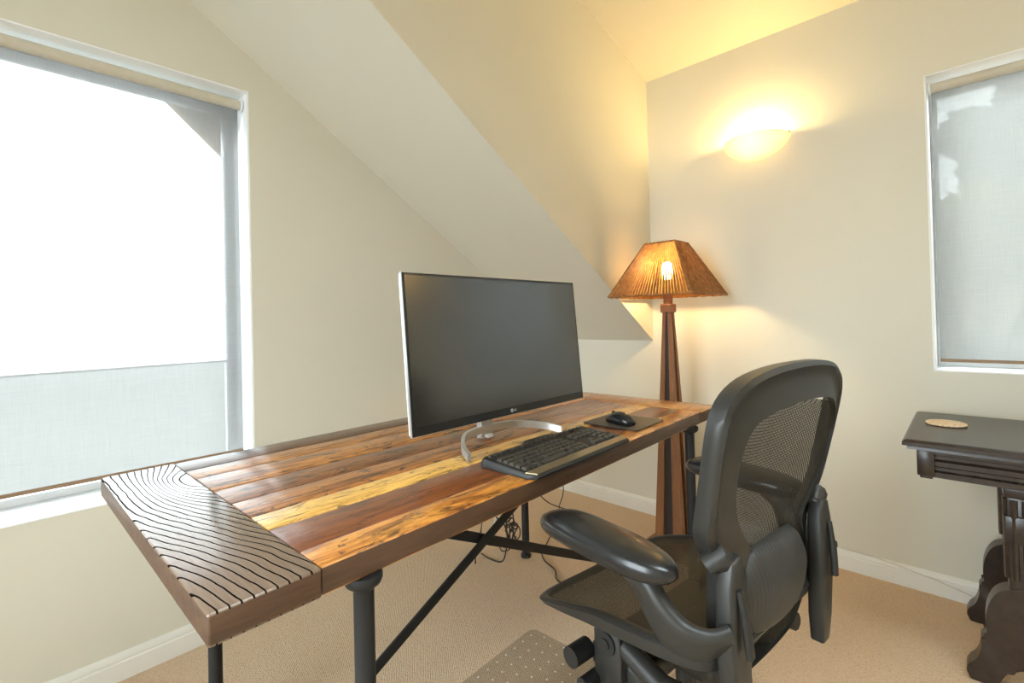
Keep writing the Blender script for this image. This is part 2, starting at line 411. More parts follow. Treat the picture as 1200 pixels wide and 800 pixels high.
def add_fill_skylight():  # roof opening added overhead, out of view, to let in fill daylight
    bm = bmesh.new()
    for x0, x1, y0, y1 in ((FILL_SKL[0], FILL_SKL[0]+.04, FILL_SKL[2], FILL_SKL[3]), (FILL_SKL[1]-.04, FILL_SKL[1], FILL_SKL[2], FILL_SKL[3]), (FILL_SKL[0]+.04, FILL_SKL[1]-.04, FILL_SKL[2], FILL_SKL[2]+.04), (FILL_SKL[0]+.04, FILL_SKL[1]-.04, FILL_SKL[3]-.04, FILL_SKL[3])):
        prism(bm, [(x1, zc(x1)+.06), (x1, zc(x1)+.16), (x0, zc(x0)+.16), (x0, zc(x0)+.06)], 'y', y0, y1)
    o = struct('fill_roof_opening', bm, M['white'], 'unseen opening added in the sloping ceiling above the camera for fill light')
    bm = prism(bmesh.new(), [(FILL_SKL[1]-.03, zc(FILL_SKL[1]-.03)+.125), (FILL_SKL[1]-.03, zc(FILL_SKL[1]-.03)+.130), (FILL_SKL[0]+.03, zc(FILL_SKL[0]+.03)+.130), (FILL_SKL[0]+.03, zc(FILL_SKL[0]+.03)+.125)], 'y', FILL_SKL[2]+.03, FILL_SKL[3]-.03)
    obj('pane', bm, M['glass'], o)
add_fill_skylight()

# ------------------------------------------------------------------ roller shades
M['shade'] = mat_shade('shade_weave', .19, (.215, .21, .203))
M['shade2'] = mat_shade('sheer_shade_weave', .022, (.31, .31, .298))
M['rollbar'] = plain('shade_roll', (.60, .55, .45), .7, var=.08, scale=50)
M['hem'] = plain('shade_hem', (.27, .17, .10), .6, var=.15, scale=30)
def roller_shade(label, axis, hole, bottom, mat, d=.050, mesh_gap=.013):
    h0, h1, z0, z1 = hole
    base = ((h0+h1)/2, d, z0+.004) if axis == 'x' else (d, (h0+h1)/2, z0+.004)
    hw = (h1-h0)/2 - mesh_gap - .006; top = z1 - .044 - base[2]; bt = bottom - base[2]
    t = empty('roller_shade', label, 'window shade', base)
    def P(a, dd, z): return (a, dd, z) if axis == 'x' else (dd, a, z)
    def bx(a0, a1, d0, d1, q0, q1, bev=0):
        return B(a0, a1, d0, d1, q0, q1, bev) if axis == 'x' else B(d0, d1, a0, a1, q0, q1, bev)
    bm = bmesh.new(); tube(bm, [P(-hw, 0, top), P(hw, 0, top)], .019, 16)
    obj('roll', bm, M['rollbar'], t, 40)
    bm = bmesh.new(); bm.faces.new([bm.verts.new(P(a_, .017, z_)) for a_, z_ in ((-hw, bt+.010), (hw, bt+.010), (hw, top), (-hw, top))])
    obj('fabric', bm, mat, t)
    obj('hem_bar', bx(-hw, hw,   .0125, .0215, bt, bt+.0125, .003), M['hem'], t)
    for s in (-1, 1):
        bm = bmesh.new(); tube(bm, [P(s*(hw+.001), 0, top), P(s*(hw+.009), 0, top)], .023, 14)
        obj('bracket', bm, M['white'], t, 40)
    return t
roller_shade('wide white roller shade drawn down over the left window', 'x', WA, .628, M['shade'])
roller_shade('narrow sheer roller shade on the right window, trees faintly showing through', 'y', WB, .905, M['shade2'])

# ------------------------------------------------------------------ outdoors
g = NT('lawn'); gc = g.mix(g.noise(g.coord(), 1.5, 5), (.055, .056, .048), (.10, .10, .085))
M['lawn'] = g.done(g.bsdf(Base_Color=gc, Roughness=.95))
o = obj('ground', B(-40, 60, -60, 60, -3.3, -3.0), M['lawn']); tag(o, 'lawn outside below the windows', None, None, 'structure')
M['eave'] = plain('eave_board', (.36, .24, .15), .7, var=.15)
bm = prism(bmesh.new(), [(-2.35, 2.30), (-1.2, 1.25), (-1.0, 1.35), (-2.2, 2.50)], 'y', .30, .34)
o = obj('trim_1', bm, M['eave']); tag(o, 'sloping eave board outside the left window', None, None, 'structure')
M['stucco'] = plain('tan_stucco', (.60, .50, .40), .9, var=.08, scale=8, bump=.2)
M['rooftile'] = plain('pale_roof', (.66, .66, .68), .8, var=.12, scale=6)
hb = empty('neighbour_house', 'tan house with a pale roof edge outside the right window', 'house', (9.5, -5.5, -3.0))
obj('wall', B(-2, 2, -7, 7, 0, 4.55), M['stucco'], hb)
obj('roof_edge', B(-2.3, 2.3, -7.3, 7.3, 4.55, 4.85, .03), M['rooftile'], hb)
def tree(label, loc, trunk_h, blobs, leafmat, nleaf, size, seed):
    rnd = random.Random(seed); t = empty('tree', label, 'tree', loc)
    bm = bmesh.new(); tube(bm, smoothpts([(0, 0, 0), (.08, .05, trunk_h*.5), (0, .1, trunk_h)], 5), [.22-.011*k for k in range(11)], 8)
    for b in blobs: tube(bm, [(0, .1, trunk_h*.8), (b[0]*.6, b[1]*.6, b[2]-.2)], [.1, .03], 6)
    obj('trunk', bm, M['lampdark'], t, 60)
    vs, fs = [], []
    for k in range(nleaf):
        bx_, by, bz, br = rnd.choice(blobs)
        d = Vector((rnd.gauss(0, 1), rnd.gauss(0, 1), rnd.gauss(0, 1))).normalized()*br*rnd.uniform(.55, 1.05)
        c = Vector((bx_, by, bz)) + d
        a = Vector((rnd.gauss(0, 1), rnd.gauss(0, 1), rnd.gauss(0, 1))).normalized()
        b2 = a.cross(Vector((rnd.gauss(0, 1), rnd.gauss(0, 1), rnd.gauss(0, 1)))).normalized()
        s = size*rnd.uniform(.6, 1.3); i = len(vs)
        vs += [c - a*s, c + b2*s*.5, c + a*s, c - b2*s*.5]; fs.append((i, i+1, i+2, i+3))
    me = bpy.data.meshes.new('crown'); me.from_pydata([tuple(v) for v in vs], [], fs)
    c = link('crown', me, leafmat, t); c['kind'] = 'stuff'
    return t
M['leafA'] = mat_leaf('grey_green_leaves', (.055, .07, .06), (.12, .14, .11))
M['leafB'] = mat_leaf('yellow_green_leaves', (.30, .28, .10), (.48, .43, .20))
tree('tall grey green tree seen faintly through the right shade', (15.5, -3.0, -3), 7.0, [(0, 0, 8.0, 1.1), (0, -1.5, 9.0, 1.7), (.3, .85, 8.9, .6), (0, -.5, 9.5, .8), (0, -.4, 7.0, 1.2)], M['leafA'], 6500, .24, 3)
tree('yellow green bushy tree in front of the tan house outside', (5.2, -2.2, -3), 3.8, [(0, 0, 4.95, .55), (0, -.9, 5.0, .6), (.1, .9, 4.85, .5), (-.1, -1.8, 4.9, .6)], M['leafB'], 5200, .10, 4)

# ------------------------------------------------------------------ desk
DK = empty('plank_desk', 'reclaimed wood plank desk with black iron pipe legs', 'desk', (-1.472, -.873, 0), .0165)
DL, DW, DZ, DT = .8735, .4125, .76, .043
PLK = [  # y edges (far to near) and colours dark, mid, light
    (.4125, .310, (.028, .012, .006), (.085, .034, .014), (.16, .064, .022), .5),
    (.310, .215, (.080, .024, .007), (.27, .090, .019), (.56, .23, .042), .7),
    (.215, .090, (.070, .022, .008), (.29, .092, .018), (.64, .26, .046), .85),
    (.090, -.025, (.045, .015, .007), (.16, .052, .014), (.31, .108, .024), .9),
    (-.025, -.130, (.052, .017, .007), (.24, .078, .017), (.50, .19, .036), .85),
    (-.130, -.215, (.20, .072, .013), (.64, .31, .052), (.90, .53, .125), .7),
    (-.215, -.338, (.046, .013, .006), (.155, .043, .013), (.25, .076, .021), .5),
    (-.338, -.4125, (.15, .045, .010), (.47, .160, .026), (.72, .31, .058), .75)]
M['edge'] = mat_wood('dark_worn_board_edge', (.030, .015, .009), (.155, .080, .042), (9, 30, 80), .5)
def edged(o):
    o.data.materials.append(M['edge'])
    for p in o.data.polygons:
        if abs(p.normal.z) < .3: p.material_index = 1
    return o
for i, (y0, y1, a, b, c, st) in enumerate(PLK):
    g_ = .0009
    bm = B(-.725, .715, -(y0-y1)/2 + g_, (y0-y1)/2 - g_, -DT, 0, .0022, 2)
    zo = DZ + random.uniform(-.0006, .0008)
    edged(obj('plank', bm, mat_plank('plank_wood', a, b, c, i*2.31+.7, st), DK, 50, loc=(0, (y0+y1)/2, zo)))
bm = B(-.0737, .0737, -DW-.003, DW, -DT-.001, 0, .004, 2)
tag(edged(obj('end_board', bm, mat_endboard('end_board_wood', 1.3, (.045, .21)), DK, 50, loc=(-DL+.0737, 0, DZ+.001))), 'weathered grey end board with dark wavy grain')
bm = B(-.078, .078, -DW-.002, DW, -DT, 0, .004, 2)
edged(obj('end_board', bm, mat_plank('end_board_orange', (.16, .065, .022), (.36, .16, .05), (.50, .25, .085), 9.1, .3), DK, 50, loc=(DL-.078, 0, DZ+.0005)))
LX0, LX1, LYN, LYF = -.648, .652, -.395, .405
def leg(x, y):
    bm = bmesh.new()
    lathe(bm, [(.024, 0), (.024, .012), (.0175, .018), (.0165, .35), (.0165, DZ-DT-.022)], 16)
    l_ = obj('leg', bm, M['iron'], DK, 40, loc=(x, y, 0))
    bm = bmesh.new(); lathe(bm, [(.0168, -.026), (.019, -.022), (.028, -.016), (.0305, -.010), (.0305, -.003), (.029, 0)], 20)
    obj('flange', bm, M['iron'], l_, 40, loc=(0, 0, DZ-DT-.0005))
for x, y in ((LX0, LYN), (LX0, LYF-.03), (LX1, LYN), (LX1, LYF)): leg(x, y)
bm = bmesh.new(); tube(bm, [(LX0, LYN, .125), (LX0, 0, .125), (LX0, LYF-.03, .125)], .011, 10); obj('stretcher', bm, M['iron'], DK, 40)
bm = bmesh.new(); tube(bm, [(LX1, LYN, .03), (LX1, 0, .115), (LX1, LYF, .045)], .011, 10); obj('stretcher', bm, M['iron'], DK, 40)
def brace(pts, wide):
    bm = bmesh.new(); tube(bm, pts, 0, 12, flat=(.005, wide), up=(0, 0, 1)); return obj('brace', bm, M['iron'], DK, 40)
brace([(LX0, -.006, .125), (LX1-.05, -.006, DZ-DT-.006)], .016)
brace([(LX1, .006, .115), (LX0+.05, .006, DZ-DT-.006)], .016)

# ------------------------------------------------------------------ monitor
MO = empty('computer_monitor', 'large black flat monitor with silver arc stand on the desk', 'monitor', (-1.515, -.955, DZ+.002), .010)
def tiltm(p): return p
MX0, MX1, MZ0, MZ1, MY = -.315, .412, .071, .482, -.035
c0 = (MX0+MX1)/2
bm = B(MX0, MX1, MY+.0005, MY+.009, MZ0, MZ1, .0025); obj('side_frame', bm, M['silver'], MO, 40)
bm = B(MX0+.003, MX1-.003, MY+.009, MY+.018, MZ0+.003, MZ1-.003, .003); sh = obj('back_shell', bm, M['white'], MO, 40)
bm = B(c0-.20, c0+.20, MY+.018, MY+.045, MZ0+.02, MZ0+.26, .012); obj('back_housing', bm, M['white'], sh, 40)
bm = B(MX0+.0018, MX1-.0018, MY-.0008, MY+.0004, MZ0+.0018, MZ1-.0018); bz = obj('bezel', bm, M['bezel'], MO)
bm = B(MX0+.008, MX1-.008, MY-.0014, MY-.0009, MZ0+.024, MZ1-.008); obj('screen', bm, M['screen'], MO)
def text_mesh(s, size):
    cu = bpy.data.curves.new('t', 'FONT'); cu.body = s; cu.size = size; cu.extrude = .0002; cu.align_x = 'LEFT'
    ob = bpy.data.objects.new('t', cu); C.objects.link(ob)
    dg = bpy.context.evaluated_depsgraph_get(); me = bpy.data.meshes.new_from_object(ob.evaluated_get(dg))
    bpy.data.objects.remove(ob); me.materials.clear(); return me
M['logo'] = plain('pale_print', (.75, .75, .76), .5)
lz = MZ0+.013
me = text_mesh('LG', .0095); link('maker_mark', me, M['logo'], bz, loc=(c0+.002, MY-.0011, lz-.0034), rot=(math.pi/2, 0, 0))
bm = bmesh.new(); tube(bm, [(c0-.006+.0043*math.cos(a*.5236), MY-.0010, lz+.0043*math.sin(a*.5236)) for a in range(12)], .0010, 6, loop=True)
box(bm, c0-.0066, c0-.0054, MY-.0014, MY-.0007, lz-.003, lz+.003); obj('maker_emblem', bm, M['logo'], bz)
bm = B(c0-.005, c0+.005, MY-.002, MY+.006, MZ0-.004, MZ0+.0005, .001); obj('power_button', bm, M['silver'], MO)
tilt = Matrix.Translation((0, MY, .28)) @ Matrix.Rotation(math.radians(-4.5), 4, 'X') @ Matrix.Translation((0, -MY, -.28))
def tilt_tree(o):
    for ch in o.children:
        if ch.parent is MO or ch.parent == MO: ch.matrix_local = tilt @ ch.matrix_local
tilt_tree(MO)
# stand: neck and thin arc
bm = prism(bmesh.new(), [(-.012, .0), (.012, .0), (.016, .20), (-.004, .20)], 'x', -.024, .024, .003)
obj('stand_neck', bm, M['silver'], MO, 40, loc=(0.0, .022, .004))
arc = smoothpts([(-.192, -.120, .004), (-.168, -.070, .014), (-.11, -.012, .022), (-.04, .012, .024), (.04, .012, .024), (.11, -.012, .022), (.168, -.070, .014), (.192, -.120, .004)], 6)
bm = bmesh.new(); rings = []
for i, p in enumerate(arc):
    t_ = (arc[min(i+1, len(arc)-1)] - arc[max(i-1, 0)]); t_.z = 0; t_.normalize(); s_ = Vector((-t_.y, t_.x, 0))
    hgt = .021
    rings.append([p - s_*.005 + Vector((0, 0, -.004)), p + s_*.005 + Vector((0, 0, -.004)), p + s_*.005 + Vector((0, 0, hgt-.004)), p - s_*.005 + Vector((0, 0, hgt-.004))])
for r_ in rings:
    for p in r_: p.z = max(p.z, 0)
obj('stand_arc', loft(bm, rings), M['silver'], MO, 40)
bm = B(-.012, .012, -.004, .030, .006, .016, .003); obj('cable_clip', bm, M['white'], MO, 40)

# ------------------------------------------------------------------ keyboard
KB = empty('computer_keyboard', 'black keyboard with bronze palm rest near the desk edge', 'keyboard', (-1.497, -1.205, DZ+.001), .022)
KW, KD = .217, .088
def kz(y): return .010 + (y+KD)/(2*KD)*.012
back = smoothpts([(KW, KD-.02, 0), (KW-.012, KD-.004, 0), (.10, KD-.002, 0), (.06, KD+.010, 0), (-.03, KD+.012, 0), (-.07, KD-.002, 0), (-KW+.012, KD-.006, 0), (-KW, KD-.025, 0)], 4)
outl = [(-KW, -KD+.02), (-KW+.012, -KD), (KW-.012, -KD), (KW, -KD+.02)] + [(p.x, p.y) for p in back]
bm = bmesh.new()
loft(bm, [[(x, y, 0) for x, y in outl], [(x*1.004, y*1.01, kz(y)*.5) for x, y in outl], [(x*.985, y*.975, kz(y)) for x, y in outl]])
obj('body', bm, M['black'], KB, 40)
M['bronze'] = plain('bronze_plastic', (.34, .265, .155), .27, .6, var=.08)
pr = [(-KW+.002, -KD+.028), (-KW+.014, -KD+.003), (KW-.014, -KD+.003), (KW-.002, -KD+.028), (.1, -KD+.030), (-.1, -KD+.030)]
bm = bmesh.new(); loft(bm, [[(x, y, kz(y)-.004) for x, y in pr], [(x*.995, y, kz(y)+.0022) for x, y in pr]]); obj('palm_rest', bm, M['bronze'], KB, 30)
def keymesh(wd, dp):
    bm = bmesh.new(); w2, d2 = wd/2-.0012, dp/2-.0011
    loft(bm, [[(-w2, -d2, 0), (w2, -d2, 0), (w2, d2, 0), (-w2, d2, 0)], [(-w2*.82, -d2*.78, .006), (w2*.82, -d2*.78, .006), (w2*.82, d2*.82, .006), (-w2*.82, d2*.82, .006)]])
    me = mesh(bm, 'key'); me.materials.append(M['keycap']); return me
M['keycap'] = plain('key_plastic', (.060, .052, .042), .34, var=.1)
k1 = keymesh(.0178, .0178); ksm = keymesh(.0152, .011); kspace = keymesh(.105, .0178); kwide = keymesh(.031, .0178); ktall = keymesh(.0178, .036)
sl = math.atan(.012/(2*KD))
def key(me, x, y): link('key', me, None, KB, loc=(x, y, kz(y)+.0003), rot=(sl, 0, 0))
for r_ in range(5):
    y = -KD + .043 + r_*.0192
    if r_ == 0:
        x = -KW+.022
        for k in range(3): key(k1, x + k*.0205, y)
        key(kspace, x + .115, y)
        for k in range(4): key(k1, x + .182 + k*.0195, y)
    else:
        key(kwide, -KW+.028, y)
        for k in range(12): key(k1, -KW + .053 + k*.0188 + (3-r_)*.003, y)
    for k in range(3):
        if r_ in (0,) or (r_ == 1 and k == 1) or r_ in (3, 4): key(k1, .090 + k*.0188, y)
    for k in range(3): key(k1, .156 + k*.0188, y) if not (k == 2 and r_ in (0, 2)) else None
for r_ in (0, 2): key(ktall, .156 + 2*.0188, -KD + .043 + r_*.0192 + .0095)
for k in range(20): key(ksm, -KW + .024 + k*.0196, KD - .020)

# ------------------------------------------------------------------ mouse and pad
M['padm'] = plain('dark_rubber', (.050, .042, .038), .6, var=.1, scale=200, bump=.2)
bm = prism(bmesh.new(), [(-.098, -.10), (-.09, -.108), (.09, -.108), (.098, -.10), (.098, .085), (.09, .093), (-.09, .093), (-.098, .085)], 'z', 0, .0035, .0008)
o = obj('mouse_pad', bm, M['padm'], loc=(-1.072, -1.135, DZ+.0013), rot=(0, 0, .03)); tag(o, 'dark grey rectangular mouse pad on the desk', 'mouse pad')
MS_ = empty('computer_mouse', 'black wireless mouse resting on the grey pad', 'mouse', (-1.105, -1.150, DZ+.0050), -.25)
bm = bmesh.new(); rings = []
for k in range(13):
    t_ = k/12; y = -.054 + .108*t_
    wd = .033*math.sin(math.pi*(.06+.88*t_))**.45*(1-.10*math.sin(math.pi*t_)); h = .037*math.sin(math.pi*(.05+.86*t_))**.6*(.75+.35*(1-t_))
    rings.append([(wd*math.cos(a)*(1 if math.sin(a) > 0 else .93), y, max(0.0005, h*max(0, math.sin(a))**.8 + .004)) if math.sin(a) > -.01 else (wd*.9*math.cos(a), y, .0005) for a in [2*math.pi*j/18 for j in range(18)]])
mb = obj('body', loft(bm, rings), M['pad'], MS_, 60)
bm = bmesh.new(); tube(bm, [(-.0035, .030, .031), (.0035, .030, .031)], .0055, 12); obj('scroll_wheel', bm, M['black'], MS_, 40)

# ------------------------------------------------------------------ floor lamp
LP = empty('floor_lamp', 'wooden floor lamp with lit square raffia shade in the corner', 'lamp', (-.30, -.945, 0))
def sq(h, z): return [(-h, -h, z), (h, -h, z), (h, h, z), (-h, h, z)]
bm = bmesh.new(); loft(bm, [sq(.125, 0), sq(.125, .022), sq(.115, .030), sq(.085, .034), sq(.075, .055)]); obj('base', bm, M['lampwood'], LP)
bm = bmesh.new(); loft(bm, [sq(.050, .05), sq(.0135, 1.135)]); obj('core', bm, M['lampdark'], LP)
for sx in (-1, 1):
    for sy in (-1, 1):
        bm = bmesh.new()
        def q(h, wd, z): return [(sx*(h-wd), sy*(h-wd), z), (sx*h, sy*(h-wd), z), (sx*h, sy*h, z), (sx*(h-wd), sy*h, z)]
        loft(bm, [q(.067, .042, .052), q(.020, .0145, 1.135)]); obj('post', bm, M['lampwood'], LP)
bm = bmesh.new(); loft(bm, [sq(.024, 1.130), sq(.0275, 1.134), sq(.0275, 1.168), sq(.024, 1.172)]); obj('collar', bm, M['lampwood'], LP)
bm = bmesh.new(); loft(bm, [sq(.016, 1.172), sq(.016, 1.235)]); obj('neck', bm, M['lampwood'], LP)
bm = bmesh.new(); lathe(bm, [(.018, 1.235), (.018, 1.285), (.014, 1.29)], 14); obj('bulb_socket', bm, M['lampdark'], LP, 40)
M['bulb'] = emit('warm_bulb', (1.0, .70, .31), 150)
bm = bmesh.new(); lathe(bm, [(.010, 1.288), (.016, 1.30), (.027, 1.325), (.029, 1.345), (.022, 1.365), (.006, 1.375)], 16); obj('bulb', bm, M['bulb'], LP, 60)
SB, ST, SZ0, SZ1 = .205, .074, 1.210, 1.462
bm = bmesh.new()
for h, z, r_ in ((SB, SZ0, .0050), (ST, SZ1, .0045)):
    c_ = sq(h, z); pts = []
    for i in range(4):
        a, b = Vector(c_[i]), Vector(c_[(i+1) % 4])
        pts += [a.lerp(b, k/24) + Vector((0, 0, .0016*math.sin(k*2.4+i))) for k in range(24)]
    tube(bm, pts, [r_*(1+.22*math.sin(k*1.9)) for k in range(len(pts))], 6, loop=True)
for i in range(4): tube(bm, [sq(SB, SZ0)[i], sq(ST, SZ1)[i]], .0050, 6)
shd = obj('lamp_shade', bm, M['reed'], LP, 60)
for i in range(4):
    a0, a1 = Vector(sq(SB, SZ0)[i]), Vector(sq(SB, SZ0)[(i+1) % 4]); b0, b1 = Vector(sq(ST, SZ1)[i]), Vector(sq(ST, SZ1)[(i+1) % 4])
    bm = bmesh.new(); N = 27; rnd = random.Random(i)
    for k in range(N):
        t_ = (k+.5)/N
        p, q_ = a0.lerp(a1, t_), b0.lerp(b1, t_)
        r0 = .410/N/2*rnd.uniform(.66, .82); r1 = .148/N/2*rnd.uniform(.74, .9)
        pts = [p.lerp(q_, s/7) + Vector((rnd.uniform(-1, 1), rnd.uniform(-1, 1), 0))*.0003 for s in range(8)]
        tube(bm, pts, [r0 + (r1-r0)*s/7 for s in range(8)], 5)
    pn = obj('shade_panel', bm, M['reed'], shd, 60); pn['kind'] = 'stuff'
M['diffuser'] = NT('amber_diffuser'); _t = M['diffuser']
_a = _t.n('ShaderNodeBsdfTranslucent', i_Color=_t.mix(_t.noise(_t.coord(), 40, 3), (.62, .34, .10), (.72, .44, .15))); _b = _t.n('ShaderNodeBsdfTransparent')
M['diffuser'] = _t.done(_t.n('ShaderNodeMixShader', i_0=.35, i_1=_a.outputs[0], i_2=_b.outputs[0]).outputs[0])
bm = bmesh.new(); loft(bm, [sq(SB-.009, SZ0+.002), sq(ST-.007, SZ1-.002)], True, False); obj('stripe_diffuser', bm, M['diffuser'], shd)  # inner diffuser added so bright stripes show between the reeds
bm = bmesh.new()
for a in range(3): tube(bm, [(0, 0, 1.45), (.070*math.cos(a*2.094), .070*math.sin(a*2.094), 1.46)], .002, 6)
tube(bm, [(0.03, 0, 1.28), (.045, 0, 1.34), (.03, 0, 1.42), (0, 0, 1.45)], .002, 6); obj('harp', bm, M['silver'], LP)

# ------------------------------------------------------------------ wall sconces
M['bowl'] = mat_bowl(); M['sbulb'] = emit('sconce_bulb', (1.0, .69, .26), 185)
def sconce(label, y, z):
    t = empty('wall_sconce', label, 'wall light', (0, y, z), 0, 'bowl wall lights on the pale wall')
    bm = B(-.018, 0, -.05, .05, -.07, -.010, .006); obj('back_plate', bm, M['white'], t, 40)
    HW, DP, DR = .147, .125, .105
    bm = bmesh.new(); rings = []
    nu, nv = 22, 9
    for off in (0, .005):
        R_ = []
        for j in range(nv):
            th = math.pi/2*j/(nv-1)            # rim (0) to bottom (pi/2)
            row = []
            for k in range(nu+1):
                ph = math.pi*k/nu
                cu = math.cos(ph); ry = -(HW-off)*cu*(math.cos(th)**.75 if j else 1); rx = -(DP-off)*math.sin(ph)**1.15*math.cos(th)**.8
                zz = -(DR-off)*math.sin(th)*(1-.25*abs(cu)*math.cos(th)) - .012*abs(cu)**6*(1-math.sin(th))
                row.append((min(rx, -.001), ry, zz + .014*(1-math.cos(th))*0))
            R_.append(row)
        rings.append(R_)
    for R_ in rings: loft(bm, R_, closed=False, cap=False)
    rim = [rings[0][0], rings[1][0]]; loft(bm, rim, closed=False, cap=False)
    bmesh.ops.remove_doubles(bm, verts=bm.verts[:], dist=.0003)
    obj('glass_bowl', bm, M['bowl'], t, 60)
    for s in (-1, 1):
        bm = bmesh.new(); tube(bm, [(-.002, s*.143, -.006), (-.014, s*.143, -.006)], .004, 10); obj('thumb_screw', bm, M['lampdark'], t, 40)
    bm = bmesh.new(); lathe(bm, [(.008, -.06), (.016, -.045), (.026, -.02), (.028, .0), (.020, .018), (.006, .026)], 14, (-.060, 0, .000)); obj('bulb', bm, M['sbulb'], t, 60)
    return t
sconce('glowing glass bowl wall light beside the lamp, left of the right window', -1.275, 1.957)
sconce('glass bowl wall light on the far side of the right window', -3.55, 1.957)

# ------------------------------------------------------------------ dark side table
TB = empty('side_table', 'dark carved antique table under the right window', 'table', (-.33, -2.325, 0))
TH = .72; tw, tl = .280, .487
def rectp(wx, wy, z): return [(-wx, -wy, z), (wx, -wy, z), (wx, wy, z), (-wx, wy, z)]
bm = bmesh.new(); loft(bm, [rectp(tw-.030, tl-.030, TH-.034), rectp(tw-.010, tl-.010, TH-.030), rectp(tw-.012, tl-.012, TH-.022), rectp(tw, tl, TH-.018), rectp(tw, tl, TH-.008), rectp(tw-.006, tl-.006, TH-.002), rectp(tw-.012, tl-.012, TH)])
obj('top', bm, M['darkwood'], TB)
AP = [(0, -.034), (.0, -.046), (-.008, -.050), (-.008, -.060), (.000, -.066), (.000, -.080), (-.006, -.084), (-.006, -.094), (.004, -.098), (.004, -.114), (-.02, -.114), (-.02, -.034)]
ax, ay = tw-.045, tl-.045
for s in (-1, 1):
    bm = prism(bmesh.new(), [(s*(ax+d), TH+z) for d, z in AP], 'y', -ay, ay); obj('apron', bm, M['darkwood'], TB)
    bm = prism(bmesh.new(), [(s*(ay+d), TH+z) for d, z in AP], 'x', -ax, ax); obj('apron', bm, M['darkwood'], TB)
for sx in (-1, 1):
    for sy in (-1, 1):
        bm = bmesh.new(); cx_, cy_ = sx*(ax-.008), sy*(ay-.008)
        box(bm, cx_-.021, cx_+.021, cy_-.021, cy_+.021, TH-.112, TH-.0345, .003); box(bm, cx_-.015, cx_+.015, cy_-.015, cy_+.015, TH-.120, TH-.111, .002)
        obj('corner_block', bm, M['darkwood'], TB, 40)
FOOT = smoothpts([(-.045, .315, 0), (.0, .300, 0), (.028, .278, 0), (.046, .235, 0), (.052, .185, 0), (.050, .150, 0), (.062, .135, 0), (.064, .105, 0), (.074, .070, 0), (.092, .045, 0), (.097, .020, 0), (.085, .0, 0)], 4) \
    + smoothpts([(.030, .0, 0), (.022, .030, 0), (.004, .060, 0), (-.020, .072, 0), (-.045, .100, 0)], 4)
for px_ in (-.155, .215):
    for sy in (1, -1):
        yy = sy*.222
        bm = bmesh.new()
        box(bm, px_-.026, px_+.026, yy-.040, yy+.040, .09, TH-.112, .004)
        for dy_ in (-.026, 0, .026):
            for sd in (-1, 1): tube(bm, [(px_+sd*.026, yy+dy_, .33), (px_+sd*.026, yy+dy_, .56)], .0095, 8)
        for dx_ in (-.013, .013):
            for sd in (-1, 1): tube(bm, [(px_+dx_, yy+sd*.040, .33), (px_+dx_, yy+sd*.040, .56)], .0085, 8)
        box(bm, px_-.034, px_+.034, yy-.048, yy+.048, .435, .515, .006); box(bm, px_-.032, px_+.032, yy-.046, yy+.046, .565, TH-.116, .005)
        obj('leg', bm, M['darkwood'], TB, 40)
        poly = [(yy + sy*(.040 + p.x), p.y) for p in FOOT]
        bm = prism(bmesh.new(), poly, 'x', px_-.030, px_+.030, .006); obj('foot', bm, M['darkwood'], TB, 40)
        poly = [(yy - sy*(.038 + p.x*.8), p.y*.8) for p in FOOT]
        bm = prism(bmesh.new(), poly, 'x', px_-.026, px_+.026, .005); obj('foot', bm, M['darkwood'], TB, 40)
for sy in (1, -1):
    bm = B(-.128, .188, sy*.222-.016, sy*.222+.016, .15, .19, .005); obj('cross_rail', bm, M['darkwood'], TB, 40)
bm = B(.005, .055, -.205, .205, .150, .188, .006); obj('stretcher', bm, M['darkwood'], TB, 40)
bm = bmesh.new(); lathe(bm, [(.050, 0), (.054, .002), (.054, .006), (.051, .0075), (.0, .0075)], 28)
bmesh.ops.remove_doubles(bm, verts=bm.verts[:], dist=1e-5)
ct = NT('coaster_print'); cv = ct.coord(); cn = ct.n('ShaderNodeTexVoronoi', i_Vector=cv, i_Scale=95).outputs[0]; cn2 = ct.noise(cv, 60, 3)
M['coaster'] = ct.done(ct.bsdf(Base_Color=ct.mix(cn2, ct.ramp(cn, [(.15, (.50, .17, .06)), (.45, (.85, .70, .50))]), (.80, .62, .42)), Roughness=.5))
o = obj('coaster', bm, M['coaster'], None, 40, loc=(-.290, -1.932, TH+.0005)); tag(o, 'round patterned orange and cream coaster on the dark table', 'coaster')

# ------------------------------------------------------------------ office chair (local x right, y forward)
CH = empty('office_chair', 'black mesh office chair with padded arms pulled up to the desk', 'chair', (-1.431, -1.499, 0), -.134)
def bv(z):   # rear surface of the back, local y at height z
    return interp([(.40, -.150), (.45, -.172), (.52, -.186), (.60, -.186), (.67, -.190), (.73, -.200), (.85, -.224), (.95, -.243), (1.03, -.258)], z)
def wrap(u): return .9*u*u          # sides come forward a little
OUT = [(0, 1.024), (.10, 1.021), (.185, 1.010), (.238, .988), (.262, .955), (.266, .91), (.262, .85), (.258, .79), (.252, .745), (.228, .708), (.192, .668), (.184, .63), (.186, .57), (.176, .50), (.150, .445), (.10, .412), (0, .402)]
INN = [(0, .948), (.10, .944), (.165, .935), (.198, .915), (.212, .885), (.216, .85), (.210, .81), (.188, .765), (.150, .722), (.122, .695), (.120, .668), (.140, .63), (.142, .57), (.136, .51), (.116, .465), (.078, .436), (0, .428)]
def closed(half):
    pts = [(x, z) for x, z in half] + [(-x, z) for x, z in half[-2:0:-1]]
    return [(p.x, p.y) for p in smoothpts([(x, z, 0) for x, z in pts], 3, True)]
co, ci = closed(OUT), closed(INN)
rings = []
